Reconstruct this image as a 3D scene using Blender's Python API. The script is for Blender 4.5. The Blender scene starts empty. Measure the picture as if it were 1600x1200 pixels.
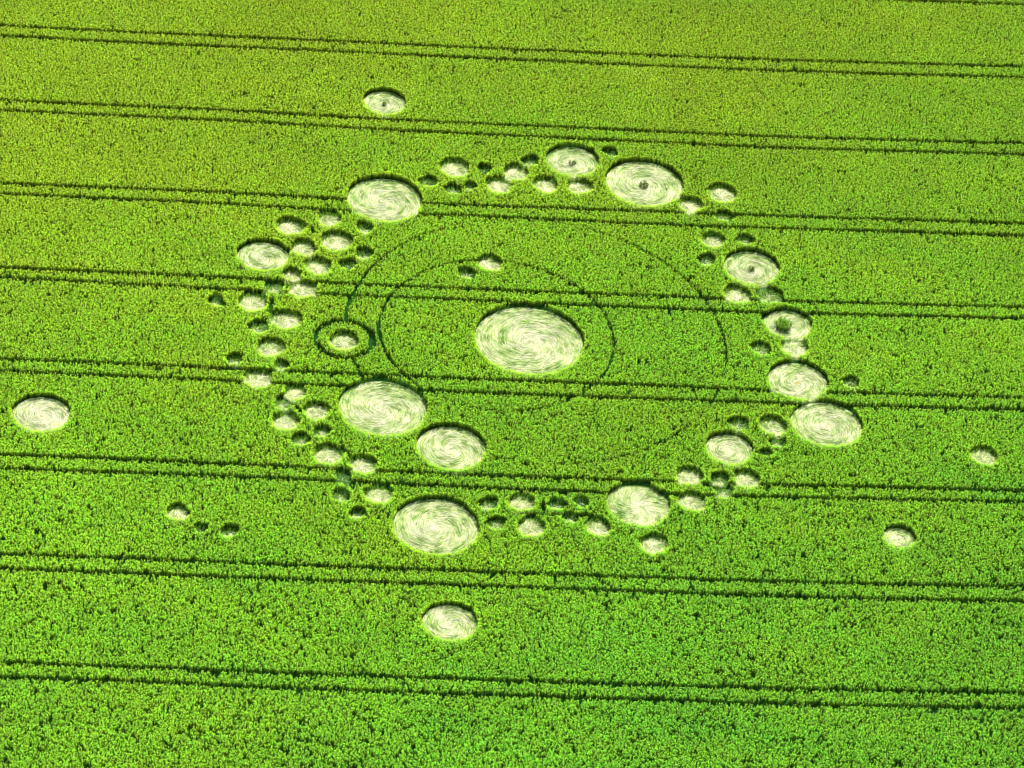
import bpy, math
import numpy as np

# ---------------------------------------------------------------- data (metres, origin at the largest circle)
# x, y, radius, style, extras, label
CIRCLES = [
    (-0.02, 0.05, 5.54, 'S', '', 'largest pale swirled circle, at the centre of the whole formation'),
    (-16.66, 19.81, 3.95, 'S', '', 'big wide pale circle crossed by the wheel tracks, at the upper left of the wreath'),
    (-27.77, 7.93, 2.67, 'S', '', 'mid-size pale swirled circle at the far left shoulder of the wreath'),
    (-25.6, 13.19, 1.53, 'R', '', 'small pale circle, upper left end of the left cluster, above the mid-size shoulder circle'),
    (-21.86, 15.23, 1.29, 'R', '', 'small pale circle touching the wheel track just below left of the big wide circle'),
    (-18.14, 14.55, 0.95, 'D', 'h', 'small dark pit with a thin pale floor, just under the big wide upper left circle'),
    (-20.75, 11.74, 1.7, 'R', '', 'roundish pale circle with swirled floor in the middle of the upper left cluster'),
    (-23.91, 9.96, 1.35, 'R', '', 'small pale circle squeezed between the left shoulder circle and the roundish swirled one'),
    (-17.7, 10.3, 0.98, 'D', 'h', 'dark pit with pale lower lip, nearest the outer thin ring at the upper left'),
    (-22.12, 7.31, 1.46, 'R', '', 'pale circle with radiating floor right of the left shoulder circle, above the wheel tracks'),
    (-19.13, 8.2, 0.92, 'D', '', 'almost black pit left below the dark pit with pale lip, upper left cluster'),
    (-24.56, 5.49, 1.03, 'R', 'h', 'small half dark circle tucked under the right edge of the left shoulder circle'),
    (-26.0, 3.1, 1.0, 'P', '', 'tiny pale dimple between two wheel tracks, left of the bigger pale hollow'),
    (-23.13, 3.34, 1.47, 'R', '', 'pale hollow breaking the lower of two wheel tracks on the left side of the wreath'),
    (-27.82, 0.3, 1.53, 'R', '', 'pale shallow circle just under the wheel tracks, leftmost of the left side cluster'),
    (-31.37, -0.28, 0.9, 'D', 'h', 'isolated small dark pit, the farthest left dot of the wreath'),
    (-24.22, -1.77, 1.63, 'R', '', 'pale streaky circle with a dark spur at its upper left, left side of the wreath'),
    (-26.72, -3.45, 1.07, 'P', '', 'dim green floored dent lower left of the streaky spurred circle'),
    (-25.1, -6.34, 1.49, 'R', '', 'pale round hollow below the dim green dent, above the wheel tracks on the left'),
    (-28.38, -8.75, 0.9, 'D', 'h', 'small dark pit with a pale toe, alone left of the pale round hollow'),
    (-23.73, -8.85, 0.82, 'P', '', 'tiny dark topped dimple touching the upper wheel track under the round hollow'),
    (-25.71, -11.26, 1.51, 'R', '', 'flat wide pale circle lying across two wheel tracks at the left side'),
    (-21.9, -12.65, 1.13, 'R', '', 'small bright hollow right below the wheel tracks, first of the lower left chain'),
    (-22.83, -14.44, 0.98, 'P', '', 'dim small hollow left of the first bright one in the lower left chain'),
    (-19.55, -14.94, 1.35, 'R', '', 'bright radiating hollow in the lower left chain, closest to the big left disc'),
    (-22.27, -17.07, 1.41, 'R', '', 'bright low hollow at the left edge of the lower left chain'),
    (-18.64, -17.87, 0.91, 'P', '', 'dim dent with ragged dark top above the pair of pale hollows, lower left chain'),
    (-20.52, -19.43, 1.0, 'P', '', 'dark topped dent left of the ragged dim dent in the lower left chain'),
    (-17.73, -21.09, 1.48, 'R', '', 'pale hollow with a dark trail from its right side, resting above the wheel track'),
    (-14.26, -21.86, 1.39, 'R', '', 'pale hollow breaking the upper wheel track, at the end of the dark trail'),
    (-15.9, -23.91, 0.84, 'D', '', 'dark smudge of a pit between two wheel tracks, lower left'),
    (-15.79, -26.66, 0.95, 'P', '', 'dim pit with a small pale toe just below the lower left wheel tracks'),
    (-12.32, -25.84, 1.4, 'R', '', 'pale oval hollow under the wheel track, left of the big lower disc'),
    (-13.96, -28.82, 0.85, 'D', 'h', 'small dark pit with bright toe, the lowest dot of the lower left chain'),
    (-6.51, -29.11, 4.12, 'S', '', 'big pale swirled disc at the bottom of the wreath, below the wheel tracks'),
    (-6.17, -17.66, 3.43, 'S', '', 'medium large swirled disc inside the wreath, between the two bigger left discs'),
    (-13.3, -13.12, 4.34, 'S', '', 'second largest swirled disc, left of centre, its top cut by the wheel track'),
    (-18.15, -3.91, 1.55, 'R', '', 'pale hollow encircled by its own thick dark ring path, left of the centre'),
    (-4.99, 11.37, 1.34, 'R', '', 'bright small hollow on the inner thin ring, above the largest circle'),
    (-7.13, 9.28, 0.99, 'D', 'h', 'dark pit just inside the inner thin ring, lower left of its bright neighbour'),
    (-10.0, 26.57, 1.68, 'R', '', 'pale circle with thick dark back edge, leftmost pale one of the top chain'),
    (-6.9, 27.06, 0.89, 'D', 't', 'small dark loop with a green middle, right of the leftmost pale top circle'),
    (-12.48, 23.67, 1.0, 'P', 't', 'faint dark loop next to the right end of the big wide upper left circle'),
    (-9.85, 22.84, 0.96, 'P', '', 'lower dark pit with green floor, below the leftmost pale top circle'),
    (-8.13, 23.77, 0.77, 'D', 'h', 'tiny black pit with a yellowish toe, right beside the lower green floored pit'),
    (-5.2, 24.57, 1.45, 'R', '', 'pale hollow in the middle of the lower row of the top chain'),
    (-3.6, 27.16, 1.43, 'R', '', 'pale hollow set higher, between the dark loop and the slanted dark pit'),
    (-2.23, 29.49, 0.97, 'D', 'h', 'slanted dark pit with pale toe, left of the tufted top circle'),
    (-0.35, 25.72, 1.41, 'R', '', 'pale radiating hollow below the left edge of the tufted top circle'),
    (3.23, 26.15, 1.39, 'R', '', 'pale hollow directly below the tufted top circle, left of the large tufted disc'),
    (2.14, 30.56, 2.88, 'S', 'T', 'mid-size swirled circle with a small green tuft, highest large one of the wreath'),
    (5.98, 32.81, 0.88, 'D', '', 'small solid dark pit between the two tufted circles at the top'),
    (9.92, 28.29, 4.17, 'S', 'T', 'large swirled disc with a dark green tuft at its centre, upper right'),
    (14.97, 25.48, 1.34, 'R', '', 'bright round hollow touching the lower right of the large tufted disc'),
    (18.19, 28.13, 1.62, 'R', '', 'pale hollow with thick dark crescent, the outermost at the upper right'),
    (18.56, 24.25, 1.0, 'P', '', 'dim hollow resting on the upper wheel track below the outermost upper right one'),
    (17.53, 19.93, 1.31, 'R', '', 'pale hollow just below the wheel tracks at the upper right'),
    (20.84, 20.73, 0.95, 'P', '', 'half dark dent right of the pale hollow, above the ring-shaped tufted circle'),
    (17.06, 16.47, 1.01, 'D', 'h', 'dark pit left of the ring-shaped tufted circle on the right side'),
    (21.73, 16.34, 2.98, 'S', 'T', 'swirled circle with ring-like lines around a green tuft, right side of the wreath'),
    (20.43, 11.49, 1.49, 'R', '', 'pale hollow with bright floor on the wheel track, below the ring-like tufted circle'),
    (23.72, 12.12, 1.42, 'P', '', 'greenish shallow hollow right of the bright one, on the upper wheel track'),
    (25.72, 7.89, 2.52, 'S', 'K', 'pale crescent circle around a large off-centre clump of standing crop, right side'),
    (26.54, 4.25, 1.49, 'R', '', 'pale small circle joined by a neck to the crescent circle above'),
    (26.96, -0.86, 3.06, 'S', 'O', 'swirled disc with an orange spot, upper one of two touching discs at the right'),
    (23.11, 3.29, 1.09, 'P', '', 'faint dark dent left of the small necked circle, inside the right side'),
    (32.27, -0.2, 0.92, 'P', 't', 'lone faint dark loop to the right of the two touching discs'),
    (29.98, -6.96, 3.6, 'S', 'O', 'big swirled disc with an orange spot, lower one of two touching discs at the right'),
    (21.31, -8.76, 1.07, 'P', '', 'green floored dark topped dent above the white centred oval, lower right'),
    (24.74, -8.37, 1.44, 'R', '', 'pale hollow left of the big right disc, above two dark pits'),
    (20.58, -12.57, 2.43, 'S', '', 'oval swirled circle with a white centre at the lower right of the wreath'),
    (25.25, -10.79, 0.88, 'D', 'h', 'upper of two small dark pits right of the white centred oval circle'),
    (24.09, -12.6, 0.69, 'D', '', 'lower and smaller of two dark pits right of the white centred oval circle'),
    (16.84, -17.39, 1.36, 'R', '', 'pale hollow on the wheel track, directly above the hollow beside the fanned disc'),
    (19.81, -17.24, 0.98, 'D', 'h', 'dim dark pit on the upper wheel track between two pale hollows, lower right'),
    (22.42, -16.77, 1.35, 'R', '', 'pale hollow on the wheel track directly below the white centred oval circle'),
    (20.29, -19.11, 0.93, 'P', '', 'small dull hollow where the lower wheel track restarts, lower right'),
    (17.29, -21.09, 1.46, 'R', '', 'pale hollow just right of the radiating lower right disc'),
    (12.23, -22.47, 3.13, 'S', 'F', 'large disc with stems fanned out from its white middle, bottom right of the wreath'),
    (14.0, -27.8, 1.43, 'R', '', 'pale hollow below the fanned disc, the lowest one of the wreath'),
    (8.63, -26.44, 1.31, 'R', '', 'bright hollow at the lower left of the fanned disc, end of the bottom row'),
    (2.36, -27.61, 1.41, 'R', '', 'bright hollow, middle of the bottom row, under a pale one'),
    (1.21, -24.35, 1.29, 'R', '', 'pale hollow in the upper bottom row, just under the wheel tracks'),
    (-1.9, -25.15, 0.98, 'D', 'h', 'dark crescent pit with yellowish toe, right of the big bottom disc'),
    (-0.91, -27.74, 0.95, 'P', '', 'ragged dark topped pit left of the bright middle hollow of the bottom row'),
    (4.55, -23.98, 0.91, 'D', 'h', 'left one of two dark pits between the pale hollow and the fanned disc'),
    (6.82, -23.22, 0.79, 'D', '', 'right one of two dark pits, nearest the fanned disc'),
    (5.95, -25.64, 0.8, 'D', 'h', 'little pit with yellow toe on the dark trail of the bottom row'),
    (-45.38, -20.47, 2.81, 'S', 'O', 'outlying bluish white circle at the left edge of the field'),
    (-30.52, -31.94, 1.15, 'R', '', 'outlying pale hollow, upper left of three small ones at the lower left'),
    (-28.11, -33.63, 0.68, 'D', '', 'outlying small solid dark pit, middle of three at the lower left'),
    (-25.42, -33.56, 0.91, 'D', 'h', 'outlying dark pit with pinkish toe, right of three at the lower left'),
    (-18.48, 36.63, 2.36, 'S', 'T', 'outlying pale circle with a tiny tuft at the top, beyond the wreath'),
    (45.54, -8.84, 1.43, 'R', '', 'outlying slanted pale hollow near the right edge of the field'),
    (37.3, -22.32, 1.65, 'S', '', 'outlying pale green round circle at the lower right, below the wheel tracks'),
    (-3.99, -41.9, 2.59, 'S', 'W', 'outlying swirled circle with spiky upper edge, alone at the bottom'),
]
TRACKS = [
    [(-63.12, 54.46), (-7.04, 63.33), (50.82, 72.62)],
    [(-62.77, 52.51), (-6.87, 61.2), (50.79, 70.54)],
    [(-60.69, 41.21), (-53.9, 42.02), (-26.59, 45.99), (1.11, 50.02), (22.14, 53.26), (50.58, 58.27)],
    [(-60.35, 39.35), (-53.58, 40.15), (-26.36, 44.1), (1.24, 48.1), (22.21, 51.2), (50.54, 56.23)],
    [(-58.25, 27.89), (-31.68, 31.67), (-24.94, 32.34), (-8.09, 34.64), (2.08, 36.17), (22.61, 39.02), (50.33, 43.78)],
    [(-57.93, 26.12), (-31.45, 29.93), (-24.73, 30.54), (2.22, 34.23), (22.67, 37.06), (50.29, 41.78)],
    [(-55.68, 13.83), (-36.32, 16.73), (-20.56, 18.61), (-10.11, 19.97), (13.04, 23.58), (23.07, 25.04), (36.52, 27.24), (50.08, 29.45)],
    [(-55.37, 12.15), (-36.05, 14.87), (-20.34, 16.69), (-9.95, 18.25), (13.16, 21.4), (23.14, 22.97), (36.53, 25.2), (50.04, 27.33)],
    [(-53.21, 0.39), (-34.32, 2.98), (-21.59, 4.49), (-8.8, 6.26), (13.77, 9.53), (26.8, 11.39), (36.63, 13.0), (49.83, 15.25)],
    [(-52.92, -1.21), (-34.05, 1.17), (-21.37, 2.67), (-8.63, 4.47), (13.87, 7.57), (23.6, 8.85), (36.64, 11.17), (49.8, 13.35)],
    [(-50.65, -13.57), (-38.43, -11.83), (-26.1, -10.22), (-7.47, -7.73), (14.5, -4.58), (24.0, -3.36), (36.74, -1.35), (49.58, 0.68)],
    [(-50.33, -15.32), (-38.15, -13.63), (-27.09, -12.18), (-17.82, -11.1), (-7.27, -9.76), (14.6, -6.59), (27.23, -4.79), (36.76, -3.28), (49.55, -1.21)],
    [(-48.14, -27.29), (-36.25, -25.64), (-24.25, -24.11), (-6.12, -21.85), (6.05, -20.12), (24.47, -17.45), (36.85, -15.45), (49.34, -13.44)],
    [(-47.79, -29.21), (-35.95, -27.52), (-24.02, -25.83), (-5.95, -23.59), (6.19, -22.05), (24.52, -19.22), (36.86, -17.14), (49.31, -15.14)],
    [(-45.65, -40.86), (-39.9, -39.98), (-22.45, -37.69), (1.08, -34.48), (24.91, -31.09), (36.96, -29.29), (49.1, -27.29)],
    [(-45.3, -42.76), (-39.56, -41.92), (-22.18, -39.65), (1.23, -36.34), (24.98, -33.11), (36.97, -31.32), (49.06, -29.3)],
    [(-43.11, -54.73), (-31.89, -53.18), (-20.57, -51.75), (2.25, -48.68), (25.38, -45.41), (37.07, -43.59), (48.85, -41.67)],
    [(-42.78, -56.56), (-31.61, -54.94), (-20.32, -53.68), (2.41, -50.55), (25.45, -47.35), (37.09, -45.58), (48.81, -43.68)],
    [(-40.53, -68.82), (3.47, -63.33), (48.59, -56.92)],
    [(-40.2, -70.61), (3.62, -65.09), (48.55, -58.8)],
]
TRAILS = {'a': [(-16.59, -20.07), (-15.78, -20.67), (-15.3, -21.6)], 'b': [(1.71, -25.96), (3.4, -25.81), (5.51, -25.4), (8.23, -25.06), (9.22, -25.23)], 'c': [(14.45, -20.25), (15.02, -20.7), (16.05, -20.31)], 'd': [(-25.99, 0.99), (-25.91, -0.13), (-25.8, -1.44)], 'e': [(-23.51, 13.31), (-23.21, 12.51)], 'f': [(26.59, 2.37), (26.44, 3.05), (26.56, 3.48)], 'g': [(18.19, -18.49), (18.94, -18.72), (19.57, -18.88)], 'h': [(3.24, -24.47), (3.41, -25.08)], 'i': [(26.29, 5.99), (26.51, 5.01)], 'j': [(-21.53, -15.05), (-21.0, -15.33)], 'k': [(23.09, 8.53), (23.18, 7.83)]}
SUN, SKY = 5.0, 0.15
STEP, TUFT, RIM_D = 0.142, 14, 62
TRACK_HW = 0.275
TRACK_W = [1.0] * 30
BLUISH = next(i for i, c in enumerate(CIRCLES) if 'bluish' in c[5])
CROP_STOPS = [(0.0, (0.80, 1.0, 0.075)), (0.5, (0.58, 0.97, 0.080)), (1.0, (0.35, 0.88, 0.095))]
LAID_STOPS = [(0.0, (0.95, 0.92, 0.60)), (0.4, (0.84, 0.93, 0.38)), (0.7, (0.60, 0.82, 0.17)), (1.0, (0.12, 0.42, 0.02))]

SMALL_RING = (-18.16, -3.82, 2.86)
RINGS = [(-3.28, 0.0, 11.71), (0.66, 0.31, 19.0)]
H = 0.92                                  # height of the standing crop
SUN_EL, SUN_AZ = 57.0, 12.0               # azimuth clockwise from +Y (the far side)
rng = np.random.default_rng(7)
R = math.radians

scene = bpy.context.scene
col = scene.collection

# ---------------------------------------------------------------- noise
def vnoise(x, y, scale, seed):
    r = np.random.default_rng(seed)
    n = 256
    g = r.random((n, n))
    u, v = x / scale + 1000.3, y / scale + 1000.7
    iu, iv = np.floor(u).astype(int), np.floor(v).astype(int)
    fu, fv = u - iu, v - iv
    fu, fv = fu * fu * (3 - 2 * fu), fv * fv * (3 - 2 * fv)
    a = g[iu % n, iv % n]; b = g[(iu + 1) % n, iv % n]
    c = g[iu % n, (iv + 1) % n]; d = g[(iu + 1) % n, (iv + 1) % n]
    return (a * (1 - fu) + b * fu) * (1 - fv) + (c * (1 - fu) + d * fu) * fv

def field_tone(x, y):
    """0 = yellow green, 1 = full green; the crop is ranker towards the near and right side."""
    t = 0.38 - y / 240.0 + x / 300.0
    t = t + 0.22 * (vnoise(x, y, 19, 1) - 0.5) + 0.18 * (vnoise(x * 0.35, y, 3.5, 2) - 0.5) + 0.12 * (vnoise(x, y, 1.3, 3) - 0.5)
    return np.clip(t, 0, 1)

def field_lum(x, y):
    l = 0.08 * (vnoise(x, y, 26, 4) - 0.5) + 0.08 * (vnoise(x, y, 5, 5) - 0.5) + 0.0
    pale = np.exp(-(((x + 44) / 11) ** 2 + ((y + 33) / 10) ** 2))
    return l - y / 650.0 + 0.07 * pale

# ---------------------------------------------------------------- materials
def nodes_of(m):
    m.use_nodes = True
    nt = m.node_tree
    nt.nodes.clear()
    return nt, nt.nodes, nt.links

def attr(N, name, kind='GEOMETRY'):
    a = N.new('ShaderNodeAttribute'); a.attribute_name = name; a.attribute_type = kind
    return a.outputs['Fac']

def mth(N, L, op, a, b=None, clamp=False):
    m = N.new('ShaderNodeMath'); m.operation = op; m.use_clamp = clamp
    for i, v in enumerate((a, b)):
        if v is None: continue
        if isinstance(v, (int, float)): m.inputs[i].default_value = v
        else: L.new(v, m.inputs[i])
    return m.outputs[0]

def ramp(N, L, fac, stops):
    r = N.new('ShaderNodeValToRGB'); L.new(fac, r.inputs[0])
    e = r.color_ramp.elements
    while len(e) < len(stops): e.new(0.5)
    for q, (p, c) in zip(e, stops):
        q.position = p; q.color = (*c, 1)
    return r.outputs[0]

def mul_col(N, L, c, f):
    v = N.new('ShaderNodeVectorMath'); v.operation = 'SCALE'
    L.new(c, v.inputs[0]); L.new(f, v.inputs['Scale'])
    return v.outputs[0]

def leaf_material(name, stops, low, translucent, rough, spec, trans_tint=(1, 1, 1)):
    m = bpy.data.materials.new(name)
    nt, N, L = nodes_of(m)
    tone = mth(N, L, 'ADD', attr(N, 'tone'), attr(N, 'tone_i', 'INSTANCER'), True)
    lum = mth(N, L, 'ADD', mth(N, L, 'ADD', attr(N, 'lum'), attr(N, 'lum_i', 'INSTANCER')), 1.0)
    ht = mth(N, L, 'ADD', mth(N, L, 'MULTIPLY', mth(N, L, 'POWER', attr(N, 'ht'), 1.7), 1 - low), low)  # lower parts darkened in colour to imitate shade deep in the crop
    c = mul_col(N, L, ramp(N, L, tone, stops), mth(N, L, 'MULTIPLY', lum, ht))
    b = N.new('ShaderNodeBsdfPrincipled'); L.new(c, b.inputs['Base Color'])
    b.inputs['Roughness'].default_value = rough
    b.inputs['Specular IOR Level'].default_value = spec
    t = N.new('ShaderNodeBsdfTranslucent')
    mx = N.new('ShaderNodeMix'); mx.data_type = 'RGBA'; mx.blend_type = 'MULTIPLY'
    mx.inputs[0].default_value = 1
    L.new(c, mx.inputs[6]); mx.inputs[7].default_value = (*trans_tint, 1)
    L.new(mx.outputs[2], t.inputs['Color'])
    s = N.new('ShaderNodeMixShader'); s.inputs[0].default_value = translucent
    L.new(b.outputs[0], s.inputs[1]); L.new(t.outputs[0], s.inputs[2])
    o = N.new('ShaderNodeOutputMaterial'); L.new(s.outputs[0], o.inputs[0])
    return m

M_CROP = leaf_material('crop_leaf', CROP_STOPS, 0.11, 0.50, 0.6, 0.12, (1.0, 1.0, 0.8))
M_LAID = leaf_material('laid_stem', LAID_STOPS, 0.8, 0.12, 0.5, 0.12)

# corners of the part of the field built plant by plant, and its four edges
QUAD = [(-61.5, 45.6), (50.8, 71.2), (48.7, -51.6), (-40.7, -67.7)]
MARGIN = 13.0
def edge_planes():
    cx, cy = sum(q[0] for q in QUAD) / 4, sum(q[1] for q in QUAD) / 4
    out = []
    for (x0, y0), (x1, y1) in zip(QUAD, QUAD[1:] + QUAD[:1]):
        nx, ny = y1 - y0, -(x1 - x0); l = math.hypot(nx, ny); nx, ny = nx / l, ny / l
        if (cx - x0) * nx + (cy - y0) * ny > 0: nx, ny = -nx, -ny
        out.append((nx, ny, x0 * nx + y0 * ny))
    return out

def soil_material(name, c1, c2, scale, far=False):
    m = bpy.data.materials.new(name)
    nt, N, L = nodes_of(m)
    g = N.new('ShaderNodeNewGeometry')
    n = N.new('ShaderNodeTexNoise'); n.inputs['Scale'].default_value = scale; n.inputs['Detail'].default_value = 8
    L.new(g.outputs['Position'], n.inputs['Vector'])
    c = ramp(N, L, n.outputs['Fac'], [(0.35, c1), (0.65, c2)])
    if far:                                # the same crop seen as one tone far outside the modelled part of the field
        n2 = N.new('ShaderNodeTexNoise'); n2.inputs['Scale'].default_value = 1.5; n2.inputs['Detail'].default_value = 10
        L.new(g.outputs['Position'], n2.inputs['Vector'])
        cf = ramp(N, L, n2.outputs['Fac'], [(0.38, (0.03, 0.16, 0.006)), (0.5, (0.2, 0.42, 0.012)), (0.65, (0.26, 0.5, 0.014))])
        f = None
        for nx, ny, k in edge_planes():
            d = N.new('ShaderNodeVectorMath'); d.operation = 'DOT_PRODUCT'
            L.new(g.outputs['Position'], d.inputs[0]); d.inputs[1].default_value = (nx, ny, 0)
            e = mth(N, L, 'GREATER_THAN', d.outputs['Value'], k + MARGIN - 0.2)
            f = e if f is None else mth(N, L, 'MAXIMUM', f, e)
        mx = N.new('ShaderNodeMix'); mx.data_type = 'RGBA'
        L.new(f, mx.inputs[0]); L.new(c, mx.inputs[6]); L.new(cf, mx.inputs[7]); c = mx.outputs[2]
    b = N.new('ShaderNodeBsdfPrincipled'); b.inputs['Roughness'].default_value = 0.95
    b.inputs['Specular IOR Level'].default_value = 0.1
    L.new(c, b.inputs['Base Color'])
    bp = N.new('ShaderNodeBump'); bp.inputs['Strength'].default_value = 0.5; bp.inputs['Distance'].default_value = 0.03
    L.new(n.outputs['Fac'], bp.inputs['Height']); L.new(bp.outputs[0], b.inputs['Normal'])
    o = N.new('ShaderNodeOutputMaterial'); L.new(b.outputs[0], o.inputs[0])
    return m

M_SOIL = soil_material('soil', (0.008, 0.055, 0.004), (0.02, 0.085, 0.008), 3.0, far=True)
M_TRACK = soil_material('track_soil', (0.008, 0.06, 0.005), (0.02, 0.09, 0.010), 6.0)
M_ORANGE = soil_material('bare_straw', (0.55, 0.36, 0.10), (0.75, 0.62, 0.28), 5.0)

# ---------------------------------------------------------------- mesh helpers
def link_mesh(name, v, f, mats, parent=None, attrs=None, midx=None, loc=(0, 0, 0)):
    """v (n,3), f: (m,3) triangles."""
    me = bpy.data.meshes.new(name)
    me.vertices.add(len(v)); me.vertices.foreach_set('co', np.asarray(v, np.float32).ravel())
    nf = len(f)
    if nf:
        me.loops.add(nf * 3); me.loops.foreach_set('vertex_index', np.asarray(f, np.int32).ravel())
        me.polygons.add(nf)
        me.polygons.foreach_set('loop_start', np.arange(nf, dtype=np.int32) * 3)
        if midx is not None: me.polygons.foreach_set('material_index', np.asarray(midx, np.int32))
    for k, a in (attrs or {}).items():
        me.attributes.new(k, 'FLOAT', 'POINT').data.foreach_set('value', np.asarray(a, np.float32))
    me.update(calc_edges=True)
    for m in mats: me.materials.append(m)
    o = bpy.data.objects.new(name, me)
    o.location = loc
    return o

def place(o, parent=None, **props):
    col.objects.link(o)
    if parent is not None: o.parent = parent
    for k, v in props.items(): o[k] = v
    return o

def blades(base, az, a0, a1, ln, w, tone, lum, roll=None, h0=0.0, hs=None):
    """Bent tapering blades: five vertices and three triangles each. az = heading, a0/a1 = lean from vertical."""
    n = len(az)
    d = np.stack([np.cos(az), np.sin(az), np.zeros(n)], 1)
    up = np.array([0, 0, 1.0])
    s = np.stack([-np.sin(az), np.cos(az), np.zeros(n)], 1)
    if roll is not None:
        s = s * np.cos(roll)[:, None] + up * np.sin(roll)[:, None]
    L0 = (ln * 0.55)[:, None]; L1 = (ln * 0.45)[:, None]
    p0 = base
    p1 = p0 + L0 * (d * np.sin(a0)[:, None] + up * np.cos(a0)[:, None])
    p2 = p1 + L1 * (d * np.sin(a1)[:, None] + up * np.cos(a1)[:, None])
    hw = (w / 2)[:, None]
    V = np.stack([p0 - s * hw, p0 + s * hw, p1 - s * hw, p1 + s * hw, p2], 1).reshape(-1, 3)
    k = (np.arange(n) * 5)[:, None]
    F = np.concatenate([k + [0, 1, 3], k + [0, 3, 2], k + [2, 3, 4]], 1).reshape(-1, 3)
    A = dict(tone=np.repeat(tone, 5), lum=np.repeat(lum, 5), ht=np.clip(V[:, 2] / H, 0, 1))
    return V, F, A

def merge(parts):
    V, F, A, o = [], [], {}, 0
    for v, f, a in parts:
        V.append(v); F.append(f + o); o += len(v)
        for k in ('tone', 'lum', 'ht'): A.setdefault(k, []).append(a[k])
    return np.concatenate(V), np.concatenate(F), {k: np.concatenate(x) for k, x in A.items()}

def tuft_blades(x, y, tone, lum, r, per, scale=None, out=0.0, outaz=None):
    """Standing plants at x, y: upright stems, arching leaves and ears."""
    n = len(x)
    ix = np.repeat(np.arange(n), per)
    m = len(ix)
    sc = np.ones(n) if scale is None else scale
    az = r.random(m) * 6.283
    rad = 0.070 * np.sqrt(r.random(m))
    pa = r.random(m) * 6.283
    base = np.stack([x[ix] + rad * np.cos(pa), y[ix] + rad * np.sin(pa), np.zeros(m)], 1)
    kind = (np.arange(m) % per) / per
    stem = kind < 0.22; leaf = (kind >= 0.22) & (kind < 0.62); ear = kind >= 0.62
    a0 = np.where(stem, r.uniform(0, .15, m), np.where(leaf, r.uniform(.05, .45, m), r.uniform(.5, 1.3, m)))
    a1 = np.where(stem, r.uniform(0, .45, m), np.where(leaf, r.uniform(1.0, 2.1, m), r.uniform(.9, 1.8, m)))
    ln = np.where(stem, r.uniform(.82, .92, m), np.where(leaf, r.uniform(.15, .27, m), r.uniform(.10, .16, m))) * sc[ix]
    w = np.where(stem, .018, np.where(leaf, .036, .034)) * r.uniform(.8, 1.25, m)
    z = np.where(stem, 0, np.where(leaf, r.uniform(.35, .76, m), r.uniform(.72, .86, m))) * sc[ix]
    base[:, 2] = z
    if outaz is not None:                   # stalks nodding into a clearing
        az = np.where(r.random(m) < out, outaz[ix] + r.normal(0, .5, m), az)
        a0 = a0 + out * 0.10
    t = tone[ix] + np.where(ear, -0.12, np.where(stem, -.02, .03)) + r.normal(0, .06, m)
    l = lum[ix] + np.where(ear, .10, 0) + r.normal(0, .10, m)
    return blades(base, az, a0, a1, ln, w, np.clip(t, 0, 1) if per else t, l)

# ---------------------------------------------------------------- ground
def sheet(name, poly, z, mat, **props):
    v = [(a, b, z) for a, b in poly]
    me = bpy.data.meshes.new(name); me.from_pydata(v, [], [list(range(len(v)))]); me.update()
    me.materials.append(mat)
    return place(bpy.data.objects.new(name, me), **props)

sheet('ground', [(-3000, -3000), (3000, -3000), (3000, 3000), (-3000, 3000)], 0.0, M_SOIL,
      kind='structure', label='dark soil of the crop field')

def strip_mesh(name, pts, hw, z, mat, **props):
    p = np.array(pts, float)
    d = np.gradient(p, axis=0); d /= np.hypot(d[:, 0], d[:, 1])[:, None]
    nrm = np.stack([-d[:, 1], d[:, 0]], 1)
    hw = np.broadcast_to(hw, (len(p),))[:, None]
    a, b = p + nrm * hw, p - nrm * hw
    n = len(p)
    V = np.concatenate([np.c_[a, np.full(n, z)], np.c_[b, np.full(n, z)]])
    i = np.arange(n - 1)
    F = np.concatenate([np.c_[i, i + n, i + n + 1], np.c_[i, i + n + 1, i + 1]])
    return place(link_mesh(name, V, F, [mat]), **props)

def smooth_line(pts, step=0.8, ext=22):
    p = np.array(pts, float)
    # quadratic fit keeps the gentle bow of the wheelings, blended with the measured kinks
    x = np.arange(p[0, 0] - ext, p[-1, 0] + ext, step)
    q = np.polyfit(p[:, 0], p[:, 1], min(2, len(p) - 1))
    lin = np.interp(x, p[:, 0], p[:, 1] - np.polyval(q, p[:, 0]))
    k = np.ones(15) / 15
    lin = np.convolve(np.pad(lin, 7, mode='edge'), k, 'valid')
    return np.c_[x, np.polyval(q, x) + lin]

tracks = []
for i, T in enumerate(TRACKS):
    l = smooth_line(T)
    l[:, 1] += 0.05 * (vnoise(l[:, 0], l[:, 1] * 0 + i * 7.7, 1.7, 40 + i) - 0.5)
    hw = TRACK_HW * (0.90 + 0.20 * vnoise(l[:, 0], l[:, 1] * 0 + i * 3.1, 7.0, 70 + i)) * TRACK_W[i]
    tracks.append((l, hw))
    strip_mesh('wheel_track', l, hw + 0.06, 0.004, M_TRACK, kind='structure',
               label='dark wheel track running straight through the crop, one of a pair', group='tractor wheel tracks')

def ring_width(k, th):
    """Half width of the trodden ring paths round their course: strong at the left, thin at the right, broken at the bottom."""
    th = np.degrees(th) % 360
    if k == 0:
        xs = [0, 20, 45, 75, 95, 120, 150, 190, 215, 232, 245, 262, 285, 300, 318, 340, 360]
        ws = [.12, .12, .11, .10, .11, .10, .11, .125, .14, .11, .05, .06, .09, .11, .06, .11, .12]
    else:
        xs = [0, 20, 40, 62, 75, 110, 125, 150, 185, 205, 222, 250, 285, 320, 345, 360]
        ws = [.10, .12, .12, .10, .07, .07, .10, .125, .15, .16, .11, .06, .08, .09, .09, .09]
    return 1.20 * np.interp(th, xs, ws) + .03

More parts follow.
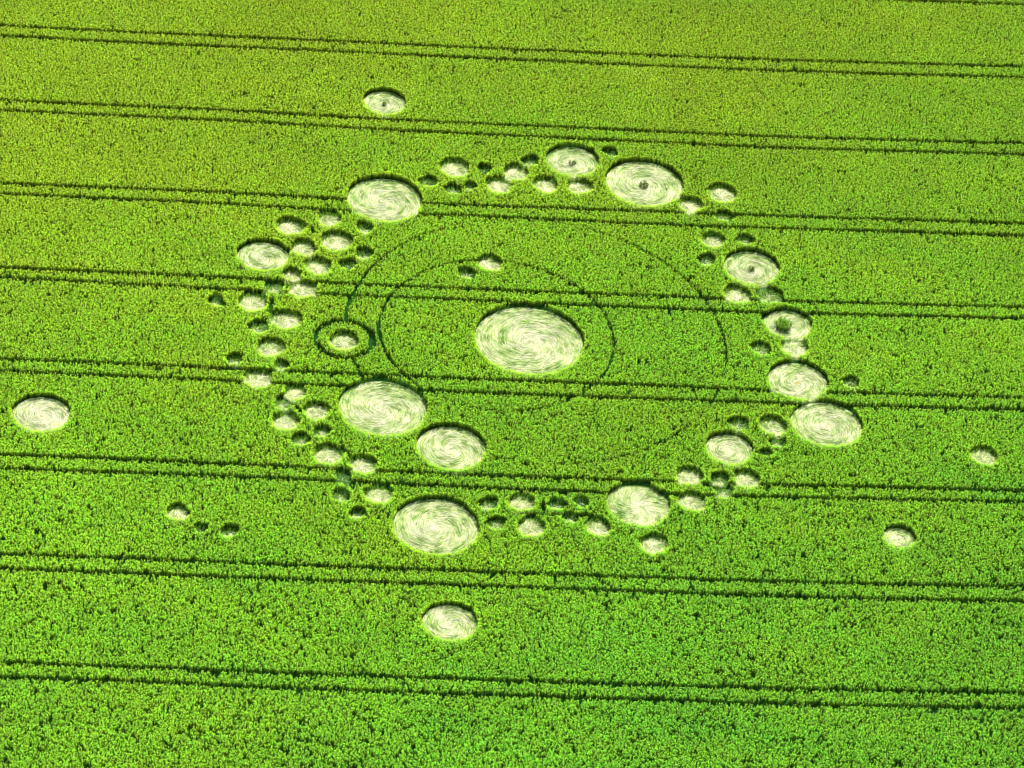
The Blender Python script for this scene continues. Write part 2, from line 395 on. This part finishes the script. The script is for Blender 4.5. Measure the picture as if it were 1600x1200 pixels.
th = np.linspace(0, 2 * np.pi, 241)
for k, (cx, cy, r_) in enumerate(RINGS):
    strip_mesh('ring_path', np.c_[cx + r_ * np.cos(th), cy + r_ * np.sin(th)], ring_width(k, th) + .03, 0.008, M_TRACK,
               label=('inner of the two thin ring paths, looping round the largest circle', 'outer and wider of the two thin ring paths, broken at top and bottom')[k],
               category='ring path', group='thin ring paths around the centre')
sx, sy, sr = SMALL_RING
strip_mesh('ring_path', np.c_[sx + sr * np.cos(th), sy + sr * np.sin(th)], 0.24, 0.012, M_TRACK,
           label='small bold dark ring path encircling a pale hollow, left of the centre', category='ring path')
TRAIL_LABEL = dict(a='short dark trail curving from a pale hollow to the next one below right, lower left',
                   b='dark trail threading the bottom row of hollows', c='short dark trail linking the fanned disc to the hollow on its right',
                   d='short dark spur at the upper left of a pale streaky circle', e='stub of a trail between two pale hollows of the upper left cluster',
                   f='short pale neck between the small necked circle and the disc with an orange spot below', g='short dark trail between two hollows on the lower wheel track',
                   h='tiny dark stub above the dark trail of the bottom row', i='pale neck joining the crescent circle and the small circle below it',
                   j='tiny dark stub between two hollows of the lower left chain', k='tiny dark stub where a wheel track meets the crescent circle')
trails = []
for k, pts in TRAILS.items():
    p = np.array(pts, float)
    q = np.concatenate([p[i] + (p[i + 1] - p[i]) * np.linspace(0, 1, 9)[:, None] for i in range(len(p) - 1)])
    hw = 0.42 if k in 'fi' else (0.26 if k == 'h' else 0.25)
    trails.append((q, hw, k))
    keep = [0] + [i for i in range(1, len(q)) if np.hypot(*(q[i] - q[i - 1])) > 1e-4]
    strip_mesh('trodden_trail', q[keep], hw, 0.016, M_TRACK, label=TRAIL_LABEL[k], category='trail',
               group='short trodden trails between hollows')

# ---------------------------------------------------------------- where crop may stand
def edge_r(i, az):
    """Radius of circle i in direction az, with a slightly ragged edge."""
    x, y, r_, st = CIRCLES[i][:4]
    amp = 0.11 if st == 'S' else 0.20
    n = np.zeros_like(az)
    rr = np.random.default_rng(100 + i)
    for f in (2, 3, 5, 8, 13):
        n = n + np.sin(az * f + rr.random() * 6.28) / f ** 0.5 * rr.uniform(.5, 1)
    return r_ + amp * n * 0.6

ISLANDS = {}                                # standing tufts inside circles: circle -> (x, y, radius)
for i, c in enumerate(CIRCLES):
    if 'T' in c[4]: ISLANDS[i] = (c[0], c[1] - 0.1, {5.54: .4}.get(c[2], 0.14 * c[2] ** 0.9))
    if 'K' in c[4]: ISLANDS[i] = (c[0] - 0.45, c[1] - 0.22, 0.85)
    if 't' in c[4]: ISLANDS[i] = (c[0] + 0.05, c[1] - 0.25, 0.30)

def standing(x, y, jit, field=True, skip=None):
    """True where plants stand (outside tracks, rings, trails and circles)."""
    ok = np.ones(len(x), bool)
    for l, hw in tracks:
        yc = np.interp(x, l[:, 0], l[:, 1]); w = np.interp(x, l[:, 0], hw)
        ok &= np.abs(y - yc) > w + jit * 0.015
    for k, (cx, cy, r_) in enumerate(RINGS):
        az = np.arctan2(y - cy, x - cx)
        w = ring_width(k, az)
        brk = vnoise(az * r_, az * 0 + k * 9, 0.7, 60 + k)
        w = np.where((w < .150) & (brk < .36), 0.0, w * (0.7 + .6 * brk))
        wob = 0.15 * (vnoise(az * r_, az * 0 + 5 + k * 9, 2.5, 62 + k) - 0.5)
        d = np.abs(np.hypot(x - cx, y - cy) - r_ + wob)
        near = np.hypot(x - sx, y - sy) < sr - 0.2
        ok &= (d > w) | near
    d = np.hypot(x - sx, y - sy); az = np.arctan2(y - sy, x - sx)
    ok &= np.abs(d - sr) > (0.32 + 0.05 * np.sin(az * 3 + 1)) + jit * 0.05
    for q, hw, k in trails:
        for a, b in zip(q[:-1:4], q[4::4]):
            ab = b - a; L2 = ab @ ab
            if L2 < 1e-9: continue
            t = np.clip(((x - a[0]) * ab[0] + (y - a[1]) * ab[1]) / L2, 0, 1)
            ok &= np.hypot(x - a[0] - t * ab[0], y - a[1] - t * ab[1]) > hw + jit * .04
    for i, c in enumerate(CIRCLES):
        dx, dy = x - c[0], y - c[1]
        box = (np.abs(dx) < c[2] + 1) & (np.abs(dy) < c[2] + 1)
        if not box.any(): continue
        az = np.arctan2(dy[box], dx[box])
        e = edge_r(i, az) + (RIM if (field and i != skip) else 0.0)
        if i == skip: e = edge_r(i, az) - 0.01
        ok[box] &= np.hypot(dx[box], dy[box]) > e + jit[box] * (.06 if c[3] == 'S' else .10)
    return ok

RIM = 0.30
# ---------------------------------------------------------------- the crop: one countless mass of plants
variants = []
for k in range(10):
    r = np.random.default_rng(500 + k)
    z = np.zeros(1)
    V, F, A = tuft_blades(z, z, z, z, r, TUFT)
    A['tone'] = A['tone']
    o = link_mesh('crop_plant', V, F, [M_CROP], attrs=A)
    variants.append(o)

step = STEP
u = np.arange(-88, 90, step); v = np.arange(-92, 98, step * 0.97)
U, Vv = np.meshgrid(u, v)
U = U.ravel() + rng.uniform(-.5, .5, U.size) * step * 1.1
Vv = Vv.ravel() + rng.uniform(-.5, .5, Vv.size) * step * 1.1
ca, sa = math.cos(R(8.168)), math.sin(R(8.168))
X, Y = U * ca - Vv * sa, U * sa + Vv * ca
# footprint of the photograph on the field plus a margin
inside = np.ones(len(X), bool)
for nx, ny, k in edge_planes():
    inside &= X * nx + Y * ny < k + MARGIN
X, Y = X[inside], Y[inside]
jit = rng.normal(0, 1, len(X))
ok = standing(X, Y, jit)
X, Y = X[ok], Y[ok]
# gaps: single missing plants, small bare dots, thin patches
ga = vnoise(X, Y, 0.24, 11); gb = vnoise(X, Y, 8.0, 12); gc = vnoise(X, Y, 0.9, 15)
gapt = 0.80 - 0.07 * gb + Y * 0.0011 - X * 0.0003
gap = (ga > gapt)
pick = rng.random(len(X)) < np.clip(0.06 - Y * 0.0009, .02, .11)
X, Y, ga, gc = X[~(gap | pick)], Y[~(gap | pick)], ga[~(gap | pick)], gc[~(gap | pick)]
n = len(X)
print('crop plants', n)
sc = 0.95 + 0.05 * (vnoise(X, Y, 1.1, 16) - .5) + rng.normal(0, 1, n) * np.clip(.05 - Y * .0004, .025, .075)
me = bpy.data.meshes.new('crop_field')
me.vertices.add(n)
me.vertices.foreach_set('co', np.stack([X, Y, np.full(n, 0.0)], 1).astype(np.float32).ravel())
def vattr(name, kind, data, field_='value'):
    me.attributes.new(name, kind, 'POINT').data.foreach_set(field_, data.ravel())
rot = np.stack([rng.normal(0, .10, n), rng.normal(0, .10, n), rng.random(n) * 6.283], 1).astype(np.float32)
vattr('rot', 'FLOAT_VECTOR', rot, 'vector')
vattr('scl', 'FLOAT_VECTOR', np.stack([.95 * sc, .95 * sc, sc], 1).astype(np.float32), 'vector')
vattr('tone_i', 'FLOAT', (field_tone(X, Y) + rng.normal(0, .12, n)).astype(np.float32))
vattr('lum_i', 'FLOAT', (field_lum(X, Y) + rng.normal(0, .15, n)).astype(np.float32))
me.attributes.new('variant', 'INT', 'POINT').data.foreach_set('value', rng.integers(0, len(variants), n).astype(np.int32))
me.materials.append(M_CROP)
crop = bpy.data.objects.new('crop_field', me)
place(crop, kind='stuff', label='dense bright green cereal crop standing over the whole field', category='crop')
ng = bpy.data.node_groups.new('crop_plants', 'GeometryNodeTree')
ng.interface.new_socket('Geometry', in_out='INPUT', socket_type='NodeSocketGeometry')
ng.interface.new_socket('Geometry', in_out='OUTPUT', socket_type='NodeSocketGeometry')
N, L = ng.nodes, ng.links
gi, go = N.new('NodeGroupInput'), N.new('NodeGroupOutput')
m2p = N.new('GeometryNodeMeshToPoints')
L.new(gi.outputs[0], m2p.inputs[0])
g2i = N.new('GeometryNodeGeometryToInstance')
for o in reversed(variants):
    oi = N.new('GeometryNodeObjectInfo'); oi.inputs['Object'].default_value = o
    L.new(oi.outputs['Geometry'], g2i.inputs[0])
iop = N.new('GeometryNodeInstanceOnPoints'); iop.inputs['Pick Instance'].default_value = True
L.new(m2p.outputs[0], iop.inputs['Points']); L.new(g2i.outputs[0], iop.inputs['Instance'])
def named(nm, t):
    a = N.new('GeometryNodeInputNamedAttribute'); a.data_type = t; a.inputs['Name'].default_value = nm
    return a.outputs['Attribute']
L.new(named('variant', 'INT'), iop.inputs['Instance Index'])
L.new(named('rot', 'FLOAT_VECTOR'), iop.inputs['Rotation'])
L.new(named('scl', 'FLOAT_VECTOR'), iop.inputs['Scale'])
L.new(iop.outputs[0], go.inputs[0])
md = crop.modifiers.new('plants', 'NODES'); md.node_group = ng

# ---------------------------------------------------------------- the circles
GROUP = {'S': 'large swirled crop circles', 'R': 'small pale hollows of the formation', 'P': 'dim dents of the formation', 'D': 'small dark pits of the formation'}
for i, (cx, cy, cr, st, ex, label) in enumerate(CIRCLES):
    r = np.random.default_rng(900 + i)
    root = bpy.data.objects.new('crop_circle', None); root.location = (cx, cy, 0); root.empty_display_size = cr
    place(root, label=label, category='crop circle', group=GROUP[st])
    z0 = 0.020 + 0.0006 * i
    # floor of pressed stems
    m = 72
    a = np.linspace(0, 2 * np.pi, m, endpoint=False)
    er = edge_r(i, a) + 0.12
    fr = er * .86
    floorV = np.concatenate([[[0, 0, z0]], np.c_[fr * np.cos(a), fr * np.sin(a), np.full(m, z0)], np.c_[er * np.cos(a), er * np.sin(a), np.full(m, z0)]])
    ii = np.arange(m)
    jj = (ii + 1) % m
    floorF = np.concatenate([np.c_[np.zeros(m, int), 1 + ii, 1 + jj], np.c_[1 + ii, 1 + m + ii, 1 + m + jj], np.c_[1 + ii, 1 + m + jj, 1 + jj]])
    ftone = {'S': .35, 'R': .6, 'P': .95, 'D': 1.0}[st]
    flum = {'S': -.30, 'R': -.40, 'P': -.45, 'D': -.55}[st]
    parts = [(floorV, floorF, dict(tone=np.r_[np.full(m + 1, ftone), np.full(m, 1.0)], lum=np.r_[np.full(m + 1, flum), np.full(m, -.7)], ht=np.full(2 * m + 1, .05)))]  # outer floor band painted dark green, standing in for shade under the edge
    area = math.pi * cr * cr
    dens = {'S': 185, 'R': 170, 'P': 80, 'D': 20}[st]
    if 'h' in ex: dens = max(dens, 120)
    nb = int(area * dens)
    rad = (cr - .05) * np.sqrt(r.random(nb)); pa = r.random(nb) * 6.283
    bx, by = rad * np.cos(pa), rad * np.sin(pa)
    f = rad / cr
    # lay: clockwise swirl that opens outwards, combed into locks
    if 'F' in ex: sw = 0.25 + 0.5 * f
    elif st == 'S': sw = 1.05 + 0.40 * f
    else: sw = 0.30 + 0.55 * f
    lock = vnoise(pa * 4 + f * 5 + i, f * cr * 2.2, 1.0, 300 + i) - 0.5
    head = pa - sw + 0.55 * lock + r.normal(0, .13 + .05 * (st != 'S'), nb)
    gx, gy = cx + bx, cy + by
    # brightness and colour: bright bleached middle, greener arms
    arm = vnoise((pa + f * 2.2) * 3.2 + i * 3, f * cr * 1.3, 1.0, 310 + i)
    arm2 = vnoise(gx * 1.0 + i, gy, 0.55, 320 + i)
    dash = vnoise((pa * f * cr + f * cr * 1.1) / 1.15, f * cr / .17 + i, 1.0, 330 + i)
    tone = .30 + .55 * (arm - .5) + .5 * (arm2 - .5) + .25 * (f - .5) + r.normal(0, .27, nb)
    lum = -.05 - .35 * (arm2 - .5) + r.normal(0, .20, nb)
    tone += np.where(dash > .68, .24, 0) * (f > .12); lum -= np.where(dash > .68, .13, 0) * (f > .12)
    mid = np.exp(-(f / .32) ** 2)
    tone -= .22 * mid; lum += .12 * mid
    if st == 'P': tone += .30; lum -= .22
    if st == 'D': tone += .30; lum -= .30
    if i == BLUISH: tone -= 0.25; 
    if ex == '' and st == 'S' and cx > 35: tone += .15
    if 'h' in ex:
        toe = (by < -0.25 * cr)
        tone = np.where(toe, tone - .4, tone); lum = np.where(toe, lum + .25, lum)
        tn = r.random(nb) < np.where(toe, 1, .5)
    else: tn = np.ones(nb, bool)
    ln = r.uniform(.35, .62, nb) * min(1, .55 + cr / 4)
    lift = r.random(nb)
    z = z0 + .012 + .05 * lift + .10 * (arm - .5) ** 2
    a0 = R(90) - r.uniform(.0, .09, nb)
    if 'W' in ex: a0 = a0 - .45 * (f > .8) * r.random(nb)
    if st != 'S': a0 = a0 - 0.55 * np.clip(f - .45, 0, 1) * r.random(nb)
    a1 = R(90) + r.uniform(-.12, .22, nb)
    # start each stem upstream so that it covers its own centre
    hx, hy = np.cos(head), np.sin(head)
    base = np.stack([bx - hx * ln * .4, by - hy * ln * .4, z], 1)
    tip_r = np.hypot(bx + hx * ln * .6, by + hy * ln * .6)
    keep = tn & (tip_r < cr - {'S': .04, 'R': .10, 'P': .2, 'D': .25}[st]) & (np.hypot(base[:, 0], base[:, 1]) < cr + .05)
    if i in ISLANDS:
        kx, ky, kr = ISLANDS[i]
        keep &= np.hypot(gx - kx, gy - ky) > kr * .9
    w = r.uniform(.018, .036, nb)
    roll = r.normal(0, .45, nb)
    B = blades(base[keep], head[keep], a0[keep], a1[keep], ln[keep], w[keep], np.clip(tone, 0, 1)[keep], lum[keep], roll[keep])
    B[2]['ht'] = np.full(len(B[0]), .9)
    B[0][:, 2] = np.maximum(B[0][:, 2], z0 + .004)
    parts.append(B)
    mats_of = [0] * len(parts)
    # standing stalks round the edge
    ext = RIM + 0.18
    na = int(math.pi * ((cr + ext) ** 2 - cr ** 2) * RIM_D)
    pa = r.random(na) * 6.283
    d = r.uniform(-.02, ext, na)
    rr_ = edge_r(i, pa) + d
    x, y = cx + rr_ * np.cos(pa), cy + rr_ * np.sin(pa)
    jt = r.normal(0, 1, na)
    k = standing(x, y, jt, True, skip=i) & (d < RIM + .03 + .02 * jt)
    x, y, pa, d = x[k], y[k], pa[k], d[k]
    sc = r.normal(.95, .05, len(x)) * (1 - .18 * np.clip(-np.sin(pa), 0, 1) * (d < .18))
    B = tuft_blades(x - cx, y - cy, field_tone(x, y) + .02, field_lum(x, y) + r.normal(0, .2, len(x)) + .35 * np.clip(-np.sin(pa), 0, 1), r, TUFT, sc, .20 if st == 'S' else .35, pa + np.pi)  # near-side stalks brightened in colour, as if backlit by the sun
    edge = [B] if len(x) else []
    # a skirt of bent stalks on the near side, sunlit glow put into their colour
    if st in 'SR':
        ns = int(cr * 3.14 * 26)
        pa = r.uniform(np.pi + .05, 2 * np.pi - .05, ns)
        rr_ = edge_r(i, pa) + r.uniform(-.02, .12, ns)
        x, y = cx + rr_ * np.cos(pa), cy + rr_ * np.sin(pa)
        k = standing(x, y, np.zeros(ns), True, skip=i) | (r.random(ns) < .0)
        x, y, pa = x[k], y[k], pa[k]; ns = len(x)
        if ns:
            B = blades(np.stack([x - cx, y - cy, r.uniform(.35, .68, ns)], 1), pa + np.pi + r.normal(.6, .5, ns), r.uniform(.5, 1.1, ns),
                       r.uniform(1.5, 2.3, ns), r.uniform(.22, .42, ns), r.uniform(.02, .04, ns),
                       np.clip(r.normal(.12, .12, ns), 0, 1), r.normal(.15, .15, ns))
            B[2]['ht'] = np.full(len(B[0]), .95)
            edge.append(B)
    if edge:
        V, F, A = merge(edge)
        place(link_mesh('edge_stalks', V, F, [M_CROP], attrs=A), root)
    # stalks only half pressed, fanning out from the middle of the small hollows
    if st != 'S':
        ns = int(area * {'R': 12, 'P': 20, 'D': 14}[st])
        pa = r.random(ns) * 6.283; q = cr * r.uniform(.25, .95, ns)
        if st == 'R': pa = r.uniform(0, np.pi, ns); q = cr * r.uniform(.75, .98, ns)
        B = blades(np.stack([q * np.cos(pa), q * np.sin(pa), r.uniform(.02, .15, ns)], 1), pa - r.normal(.5, .5, ns), r.uniform(.2, .8, ns),
                   r.uniform(.7, 1.6, ns), r.uniform(.35, .6, ns), r.uniform(.025, .045, ns), np.clip(r.normal(.6, .15, ns), 0, 1), r.normal(-.1, .2, ns))
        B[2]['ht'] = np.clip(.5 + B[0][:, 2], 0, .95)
        parts.append(B); mats_of.append(1)
    # pale bleached lip on the near side, where the stalks were pushed over
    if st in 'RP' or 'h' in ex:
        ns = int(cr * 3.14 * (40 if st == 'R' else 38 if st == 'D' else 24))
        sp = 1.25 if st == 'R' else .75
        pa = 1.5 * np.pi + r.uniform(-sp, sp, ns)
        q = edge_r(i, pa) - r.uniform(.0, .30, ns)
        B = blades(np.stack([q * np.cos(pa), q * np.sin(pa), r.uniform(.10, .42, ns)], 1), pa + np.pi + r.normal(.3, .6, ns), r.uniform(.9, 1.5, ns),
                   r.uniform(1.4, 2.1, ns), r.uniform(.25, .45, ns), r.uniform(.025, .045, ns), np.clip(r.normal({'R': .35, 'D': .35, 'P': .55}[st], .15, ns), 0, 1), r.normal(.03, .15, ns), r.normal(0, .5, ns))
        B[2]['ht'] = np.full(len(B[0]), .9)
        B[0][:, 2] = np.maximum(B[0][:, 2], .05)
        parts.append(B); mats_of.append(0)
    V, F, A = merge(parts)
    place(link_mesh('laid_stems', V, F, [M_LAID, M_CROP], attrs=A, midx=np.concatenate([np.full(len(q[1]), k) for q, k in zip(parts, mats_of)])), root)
    if i in ISLANDS:
        kx, ky, kr = ISLANDS[i]
        nk = max(6, int(math.pi * kr * kr * 60))
        q = kr * np.sqrt(r.random(nk)); pa = r.random(nk) * 6.283
        x, y = kx + q * np.cos(pa), ky + q * np.sin(pa)
        B = tuft_blades(x - cx, y - cy, field_tone(x, y) + .25, field_lum(x, y) - .15, r, TUFT, r.normal(.85 if 'K' in ex else .45, .08, nk), .8, pa)
        place(link_mesh('standing_tuft', *B[:2], [M_CROP], attrs=B[2]), root)
    if 'O' in ex:
        m = 14; a = np.linspace(0, 6.283, m, endpoint=False)
        q = .26 * (1 + .3 * np.sin(a * 3 + i) + .15 * np.sin(a * 5))
        V = np.concatenate([[[0.05, -.05, .16]], np.c_[.05 + q * np.cos(a), -.05 + q * np.sin(a) * .8, np.full(m, .105)]])
        ii = np.arange(m)
        place(link_mesh('bare_centre', V, np.c_[np.zeros(m, int), 1 + ii, 1 + (ii + 1) % m], [M_ORANGE]), root)

# ---------------------------------------------------------------- light
w = bpy.data.worlds.new('World'); scene.world = w; w.use_nodes = True
nt = w.node_tree; nt.nodes.clear()
sky = nt.nodes.new('ShaderNodeTexSky'); sky.sky_type = 'NISHITA'; sky.sun_disc = False
sky.sun_elevation = R(SUN_EL); sky.sun_rotation = R(SUN_AZ); sky.altitude = 100; sky.air_density = 1.0; sky.dust_density = 1.5
bg = nt.nodes.new('ShaderNodeBackground'); bg.inputs['Strength'].default_value = SKY
out = nt.nodes.new('ShaderNodeOutputWorld')
nt.links.new(sky.outputs[0], bg.inputs[0]); nt.links.new(bg.outputs[0], out.inputs[0])
sd = bpy.data.lights.new('sun', 'SUN'); sd.energy = SUN; sd.angle = R(0.53); sd.color = (1.0, .98, .93)
so = bpy.data.objects.new('sun', sd); so.location = (0, 0, 100)
so.rotation_euler = (R(90 - SUN_EL), 0, R(180 - SUN_AZ))
col.objects.link(so)

# ---------------------------------------------------------------- camera
from mathutils import Matrix, Vector
f_px, pit, rol = 6168.72, 0.69682072, 0.12861351
rt, up = Vector((1, 0, 0)), Vector((0, math.sin(pit), math.cos(pit)))
fw = Vector((0, math.cos(pit), -math.sin(pit)))
c, s = math.cos(rol), math.sin(rol)
cr_, cu_ = c * rt + s * up, -s * rt + c * up
M = Matrix((cr_, cu_, -fw)).transposed().to_4x4()
M.translation = Vector((-1.152, -304.322, 248.285 + H - .03))
cd = bpy.data.cameras.new('camera'); cd.sensor_width = 36; cd.lens = f_px / 1600 * 36
cd.clip_start = 1; cd.clip_end = 8000
co = bpy.data.objects.new('camera', cd); co.matrix_world = M
col.objects.link(co); scene.camera = co

scene.render.engine = 'CYCLES'
scene.cycles.pixel_filter_type = 'BLACKMAN_HARRIS'; scene.cycles.filter_width = 1.0
scene.view_settings.view_transform = 'Standard'; scene.view_settings.look = 'None'
scene.view_settings.exposure = 0; scene.view_settings.gamma = 1
scene.cycles.max_bounces = 5; scene.cycles.diffuse_bounces = 3; scene.cycles.transmission_bounces = 3
scene.cycles.caustics_reflective = False; scene.cycles.caustics_refractive = False
